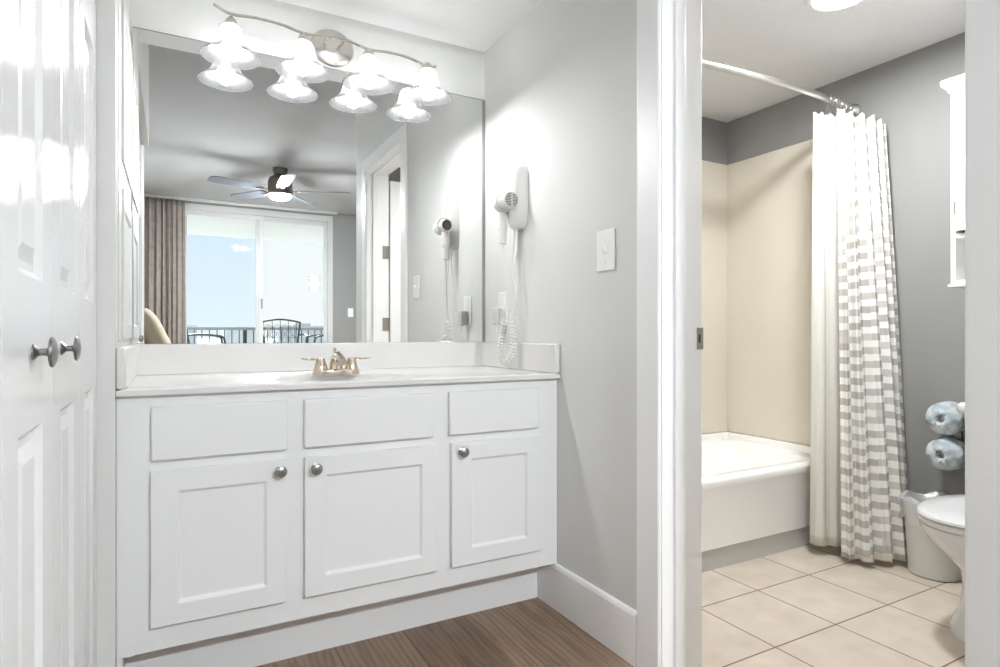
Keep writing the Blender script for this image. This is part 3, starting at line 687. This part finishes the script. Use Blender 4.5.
# bin with bag
BX, BY = 2.668, 1.275
bn = solo('waste_bin', B().lathe([(0, .001), (.082, .001), (.088, .006), (.1045, .280), (.108, .284), (.108, .292), (.103, .292), (.086, .012), (0, .008)], (BX, BY, 0), seg=40), BINM, 'pale translucent plastic waste bin on the tile beside the toilet', 'waste bin')
bg_ = B(); rnd = random.Random(5); rings = []
def ragged(r, z, k_): return [(BX+(r+.004*math.sin(7*a+k_)+.003*math.sin(13*a+2*k_))*math.cos(a), BY+(r+.004*math.sin(7*a+k_)+.003*math.sin(13*a+2*k_))*math.sin(a), z+.010*math.sin(5*a+k_)) for a in [2*PI*k/48 for k in range(48)]]
rings = [ragged(.1165, .215, 1), ragged(.1165, .25, 2), ragged(.1165, .283, .4), ragged(.112, .302, .2), ragged(.096, .300, 0), ragged(.088, .26, 1), ragged(.075, .16, 2), ragged(.066, .06, 3)]
bg_.loft(rings, caps=False)
solo('bin_bag', bg_, BAGM, 'clear plastic bag lining the waste bin, folded over its rim', 'bin bag', ang=1.5)
# spare rolls on pegs
rh = thing('roll_holder', 'dark metal two peg holder on the wall beside the toilet tank', 'roll holder', (XBR, 1.245, .55))
part('wall_bar', B().box(XBR-.010, XBR, 1.232, 1.258, .44, .665), HINGEM, rh, bevel=.003)
for z in (.6235, .4815): part('peg', B().lathe([(.011, 0), (.011, -.112), (.013, -.116), (0, -.118)], (XBR-.008, 1.245, z), 'X', seg=14), HINGEM, rh)
def roll_mesh(seed):
    rnd = random.Random(seed); b = B(); n = 40; rings = []
    for x, r, j in ((.005, .014, 0), (-.012, .016, .002), (-.016, .022, .006), (-.012, .036, .005), (-.003, .052, .004), (.010, .062, .002), (.03, .064, .0015), (.075, .064, .0015), (.092, .060, .002), (.10, .045, .002), (.10, .014, 0)):
        rings.append([(x+rnd.uniform(-j, j)*.6, (r+rnd.uniform(-j, j))*math.cos(2*PI*k/n), (r+rnd.uniform(-j, j))*math.sin(2*PI*k/n)) for k in range(n)])
    rings.append(rings[0])
    b.loft(rings, caps=False); return b
for z, lab, sd in ((.6235, 'paper wrapped toilet roll on the upper peg by the tank', 2), (.4815, 'paper wrapped toilet roll on the lower peg by the tank', 4)):
    o = make('toilet_roll', roll_mesh(sd), WRAP, ang=1.0); o.location = (2.655, 1.245, z)
    tag(o, lab, 'toilet roll', 'wrapped spare toilet rolls')
# cabinet over the toilet
wc = thing('wall_cabinet', 'white wall cabinet with crown and open shelf above the toilet', 'cabinet', (XBR, .945, 1.144))
cx0, cy0, cy1 = 2.6, .70, 1.189
cb = B().box(cx0, XBR, cy0, cy0+.018, 1.144, 1.88).box(cx0, XBR, cy1-.018, cy1, 1.144, 1.88).box(XBR-.008, XBR, cy0+.018, cy1-.018, 1.16, 1.88).box(cx0, XBR-.008, cy0+.018, cy1-.018, 1.144, 1.160).box(cx0, XBR-.008, cy0+.018, cy1-.018, 1.318, 1.336).box(cx0, XBR-.008, cy0+.018, cy1-.018, 1.862, 1.88)
part('body', cb, CAB, wc, bevel=.0015)
part('crown', B().loft([[(cx0-o_, cy0-o_, z), (XBR, cy0-o_, z), (XBR, cy1+o_, z), (cx0-o_, cy1+o_, z)] for o_, z in ((.004, 1.872), (.008, 1.884), (.022, 1.900), (.024, 1.918), (.020, 1.924))]), CAB, wc, smooth=False)
part('base_rail', B().box(cx0-.008, XBR, cy0-.006, cy1+.006, 1.134, 1.146), CAB, wc, bevel=.003)
fW = lambda u, v, w_: (cx0-.014+w_, u, v)
for (y0, y1, ky) in ((.948, 1.166, .965), (.722, .944, .927)):
    dd = part('door', B().slab(fW, y0, y1, 1.345, 1.858, .014, [(y0+.04, y1-.04, 1.40, 1.80)], .007, .006), CAB, wc, ang=.3, bevel=.0012)
    part('knob', B().lathe([(.006, 0), (.005, -.012), (.011, -.018), (.009, -.025), (0, -.027)], (cx0-.014, ky, 1.45), 'X', seg=14), NICKEL, dd, 'small round knob')
    for z in (1.432, 1.770):
        yy = y1+.003 if y0 > .94 else y0-.003
        part('hinge', B().box(cx0-.013, cx0+.002, yy-.004, yy+.004, z-.024, z+.024), HINGEM, dd, 'grey hinge')
# bathroom ceiling lamp
cl = thing('ceiling_light', 'round white flush ceiling lamp in the bathroom', 'ceiling lamp', (2.078, 1.294, ZV))
part('trim_ring', B().lathe([(.082, 0), (.108, 0), (.110, -.004), (.104, -.012), (.090, -.015), (.084, -.012)], (2.078, 1.294, ZV), seg=48, caps=False), TRIM, cl)
part('diffuser', B().lathe([(.0838, -.004), (.0835, -.0105), (0, -.0105)], (2.078, 1.294, ZV), seg=40), LEDM, cl, 'glowing white diffuser')

# ------------------------------------------------------------------ bedroom, seen in the mirror
FXc, FYc = .953, -1.79
fn = thing('ceiling_fan', 'bronze ceiling fan with grey blades and lit dome on the bedroom ceiling', 'ceiling fan', (FXc, FYc, ZB))
part('canopy', B().lathe([(.072, 0), (.074, -.02), (.066, -.06), (.055, -.07), (.03, -.075)], (FXc, FYc, ZB)), FANM, fn)
part('motor_housing', B().lathe([(.03, -.07), (.075, -.078), (.105, -.10), (.118, -.14), (.120, -.21), (.118, -.235), (.121, -.262), (.116, -.272), (.108, -.272), (.108, -.262)], (FXc, FYc, ZB)), FANM, fn)
part('light_dome', B().lathe([(.1075, -.266), (.100, -.288), (.08, -.304), (.05, -.315), (.02, -.319), (0, -.3195)], (FXc, FYc, ZB)), FANL, fn, 'glowing white dome')
for k in range(5):
    a = (-268+72*k)*PI/180                            # real plan angle (the mirror flips it)
    ca, sa = math.cos(a), math.sin(a)
    bl = B(); rings = []
    for r, wd in ((.17, .05), (.22, .058), (.40, .066), (.60, .070), (.66, .062), (.685, .04)):
        for_ = []
        for s_, t_ in ((-1, -.003), (1, -.003), (1, .003), (-1, .003)):
            y = s_*wd; z = ZB-.222+t_-y*.21
            for_.append((FXc+ca*r-sa*y, FYc+sa*r+ca*y, z))
        rings.append(for_)
    bd = part('blade', bl.loft(rings), BLADE, fn, ang=.5)
    part('blade_iron', B().tube([(FXc+ca*.09, FYc+sa*.09, ZB-.225), (FXc+ca*.15, FYc+sa*.15, ZB-.232), (FXc+ca*.24, FYc+sa*.24, ZB-.230)], [.012, .014, .02], 8, flat=.4), FANM, bd)

# drape
dpT = [(-.40, YREAR+.09), (-.1, YREAR+.09), (.135, YREAR+.085)]
dpB = [(-.40, YREAR+.10), (-.1, YREAR+.10), (.150, YREAR+.09)]
dp = cloth('d', dpT, dpB, .02, ZB-.035, 8.5, .020, .032, DRAPE, 0, nu=220, nv=20, seed=4)
dr_ = solo('window_drape', dp, DRAPE, 'taupe floor length drape bunched left of the sliding door', 'curtain', ang=2.5); hang(dr_, .002)
tk = thing('drape_track', 'slim ceiling track carrying the taupe drape', 'curtain track', (.7, YREAR+.09, ZB-.03))
part('track', B().box(-.42, 1.98, YREAR+.075, YREAR+.105, ZB-.032, ZB), ALU, tk, bevel=.003)
# sliding door
sd = thing('window_1', 'white framed sliding glass balcony door, seen in the mirror', 'sliding door', ((SX0+SX1)/2, YREAR, 0), kind='structure')
y0, y1 = YREAR-.11, YREAR-.01
part('frame', B().box(SX0-.03, SX0+.03, y0, y1+.02, 0, SZ+.02).box(SX1-.03, SX1+.03, y0, y1+.02, 0, SZ+.02).box(SX0+.03, SX1-.03, y0, y1+.02, SZ-.055, SZ+.02).box(SX0+.03, SX1-.03, y0, y1, 0, .03), ALU, sd, bevel=.003)
for xa, xb, yy, lab in ((SX0+.03, 1.042, YREAR-.045, 'fixed glass panel'), (.96, SX1-.03, YREAR-.085, 'sliding glass panel')):
    f_ = part('panel_frame', B().box(xa, xa+.042, yy-.018, yy+.018, .03, SZ-.055).box(xb-.042, xb, yy-.018, yy+.018, .03, SZ-.055).box(xa+.042, xb-.042, yy-.018, yy+.018, SZ-.11, SZ-.055).box(xa+.042, xb-.042, yy-.018, yy+.018, .03, .13), ALU, sd, lab, bevel=.003)
    part('pane', B().box(xa+.042, xb-.042, yy-.003, yy+.003, .13, SZ-.11), GLASS, f_, smooth=False)
part('handle', B().tube(bez([(1.022, YREAR-.027, 1.30), (1.022, YREAR+.012, 1.32), (1.022, YREAR+.014, 1.40), (1.022, YREAR-.027, 1.42)], 6), .008, 8), HINGEM, sd, 'grey pull handle')
nt_ = thing('paper_notice', 'small faint notice with dark corner marks on the right glass of the sliding door', 'notice', (1.71, YREAR-.08, 1.55))
part('sheet', B().box(1.625, 1.797, YREAR-.0812, YREAR-.0805, 1.545, 1.762), PAPER, nt_, smooth=False)
for z in (1.56, 1.60, 1.69, 1.74):
    for x in (1.632, 1.772): part('corner_mark', B().box(x, x+.016, YREAR-.0804, YREAR-.0800, z, z+.012), INK, nt_, smooth=False)
ps = thing('switch_plate', 'beige switch plate on the bedroom wall right of the sliding door', 'light switch', (2.187, YREAR, 1.26))
part('plate', B().box(2.148, 2.224, YREAR, YREAR+.006, 1.201, 1.322), PLASW, ps, bevel=.002)
part('toggle', B().box(2.181, 2.191, YREAR+.006, YREAR+.016, 1.255, 1.275), PLASW, ps)

# bed with pillow
bd = thing('bed', 'low bed with pale linen against the bedroom wall', 'bed', (.45, -1.75, 0))
hbx = XBL+.005
part('headboard', B().box(hbx, hbx+.05, -2.35, -.62, .25, 1.02), BEDW, bd, bevel=.012, seg=3)
part('mattress', B().loft([rrect(hbx+.055, 1.45, -2.3, -.68, .08, .36), rrect(hbx+.05, 1.46, -2.31, -.67, .09, .42), rrect(hbx+.05, 1.46, -2.31, -.67, .09, .60), rrect(hbx+.07, 1.44, -2.29, -.69, .09, .66)]), SHEET, bd, ang=.9)
part('base', B().box(hbx+.055, 1.44, -2.28, -.70, .08, .36), BEDW, bd, bevel=.01)
for x in (hbx+.12, 1.36):
    for y in (-2.2, -.78): part('leg', B().box(x, x+.06, y-.03, y+.03, 0, .08), BEDW, bd, bevel=.004)
def pillow(cx, cy_, cz, wid, hgt, thk, lean, m):
    b = B(); n = 20; g = {}
    for side in (1, -1):
        for i in range(n+1):
            for j in range(n+1):
                u, v = -1+2*i/n, -1+2*j/n
                if side < 0 and (i in (0, n) or j in (0, n)): g[side, i, j] = g[1, i, j]; continue
                puff = thk/2*((1-u**4)*(1-v**4))**.55
                pinch = 1-.06*(1-abs(u))*(abs(v)**3); pinch2 = 1-.06*(1-abs(v))*(abs(u)**3)
                p = Vector((side*puff, u*wid/2*pinch, v*hgt/2*pinch2))
                p = Matrix.Rotation(lean, 3, 'Y') @ p
                g[side, i, j] = b.bm.verts.new((cx+p.x, cy_+p.y, cz+p.z))
        for i in range(n):
            for j in range(n): b.bm.faces.new((g[side, i, j], g[side, i+1, j], g[side, i+1, j+1], g[side, i, j+1]))
    return b
solo('bed_pillow', pillow(-.115, -.98, .915, .62, .55, .17, -.42, PILLOW), PILLOW, 'tan pillow leaning on the headboard, its curved edge showing above the backsplash', 'pillow', ang=2)
solo('back_cushion', pillow(-.29, -1.02, .875, .64, .40, .09, -.22, BEDW), mat('cushion_brown', (.24, .18, .13), .9), 'brown cushion between tan pillow and headboard', 'cushion', ang=2)

# balcony
YBO = h(-5.92)
struct('floor_balcony', B().box(-2.5, 4.5, YBO-.1, YREAR-.12, -.16, -.02), BALC, 'pale concrete balcony floor', 'floor')
struct('ceiling_balcony', B().box(-2.5, 4.5, YBO-.1, YREAR-.12, h(2.6), h(2.6)+.2), BALC, 'pale underside of the balcony above, seen through the sliding door', 'ceiling')
rl = thing('balcony_railing', 'grey metal picket railing along the balcony edge', 'railing', (1.0, YBO, 0))
RT = h(1.12)
part('top_rail', B().box(-2.4, 4.4, YBO-.03, YBO+.03, RT-.045, RT), mat('rail_grey', (.26, .28, .30), .5), rl, bevel=.006)
part('bottom_rail', B().box(-2.4, 4.4, YBO-.02, YBO+.02, .06, .09), IRON, rl)
for k in range(5):
    x = -2.2+k*1.6; part('post', B().box(x-.025, x+.025, YBO-.025, YBO+.025, -.02, RT-.045), IRON, rl)
pk = None
for k in range(48):
    x = -1.6+k*.105
    if pk is None: pk = part('picket', B().box(-.007, .007, -.007, .007, .09, RT-.045), IRON, rl, local=True); q = pk
    else: q = pk.copy(); C.objects.link(q); q.parent = rl
    q.location = (x-1.0, 0, 0)
# iron balcony chairs
def make_chair():
    root = bpy.data.objects.new('patio_chair', None); C.objects.link(root); root.empty_display_size = .05
    part('seat', B().loft([rrect(-.25, .25, -.25, .22, .06, .66), rrect(-.255, .255, -.255, .225, .06, .675), rrect(-.24, .24, -.24, .21, .06, .69)]), IRON, root, local=True, ang=.9)
    for sx_ in (-1, 1):
        part('leg', B().tube(bez([(sx_*.24, -.22, .67), (sx_*.25, -.24, .35), (sx_*.27, -.27, 0)], 5), .014, 8), IRON, root, local=True)
        part('leg', B().tube(bez([(sx_*.24, .20, .67), (sx_*.25, .24, .35), (sx_*.27, .30, 0)], 5), .014, 8), IRON, root, local=True)
        part('arm', B().tube(bez([(sx_*.262, .245, .97), (sx_*.30, .10, .975), (sx_*.31, -.08, .965), (sx_*.30, -.20, .93), (sx_*.275, -.22, .80), (sx_*.24, -.2, .68)], 6), .015, 8), IRON, root, local=True)
    fr = B().tube(bez([(-.235, .20, .68), (-.25, .23, .90), (-.285, .27, 1.14), (-.27, .275, 1.165), (-.12, .285, 1.195), (0, .29, 1.205), (.12, .285, 1.195), (.27, .275, 1.165), (.285, .27, 1.14), (.25, .23, .90), (.235, .20, .68)], 6), .014, 8)
    bk = part('back_frame', fr, IRON, root, local=True)
    lt = B()
    def yb(z): return .20+(z-.68)*.175
    for r_ in range(5):                                # scale pattern of overlapping arcs
        z0 = .74+r_*.078; nn = 4 if r_ % 2 == 0 else 3
        for c_ in range(nn):
            x0 = (c_-(nn-1)/2)*.115
            for rad in (.056, .034):
                arc = [(x0+rad*math.cos(a), yb(z0+rad*math.sin(a)), z0+rad*math.sin(a)*1.25) for a in [PI*k/10 for k in range(11)]]
                lt.tube(arc, .0042, 5)
    lt.tube([(-.225, yb(.73), .73), (.225, yb(.73), .73)], .006, 6)
    for x in (-.225, -.11, 0, .11, .225):
        zt = 1.19-abs(x)*.10; lt.tube([(x, yb(.7), .70), (x*1.06, yb(zt), zt)], .0048, 5)
    part('back_lattice', lt, IRON, bk, local=True)
    return root
pc = make_chair()
for i, (x, y, rz, lab) in enumerate(((1.44, -4.75, PI, 'ornate iron balcony chair showing its full back through the right glass'),
                                    (.42, -4.85, PI*.5, 'iron balcony chair turned sideways behind the left glass'),
                                    (2.07, -4.85, -PI*.5, 'iron balcony chair turned sideways at the right end of the sliding door'))):
    o = pc if i == 0 else copy_tree(pc)
    o.location = (x, y, -.02); o.rotation_euler = (0, 0, rz); tag(o, lab, 'chair', 'balcony chairs')
# far view
struct('sea', B().box(-1500, 2500, -4000, YBO-12, -22.2, -22), SEA, 'pale bay far below the balcony', 'water')
for i, (x, y, wx, hz, lab) in enumerate(((-2, -190, 16, 25.5, 'pale block at the left of the far shoreline'), (22, -230, 12, 24.5, 'pale low block in the middle of the far shoreline'), (48, -260, 20, 26.5, 'pale block at the right of the far shoreline'))):
    bt = thing('far_building', lab, 'building', (x, y, -22), 'far shoreline buildings')
    part('tower', B().box(x-wx/2, x+wx/2, y-8, y+8, -22, -22+hz), CITY, bt)
    part('roof_unit', B().box(x-wx/6, x+wx/6, y-3, y+3, -22+hz, -22+hz+1.2), CITY, bt)
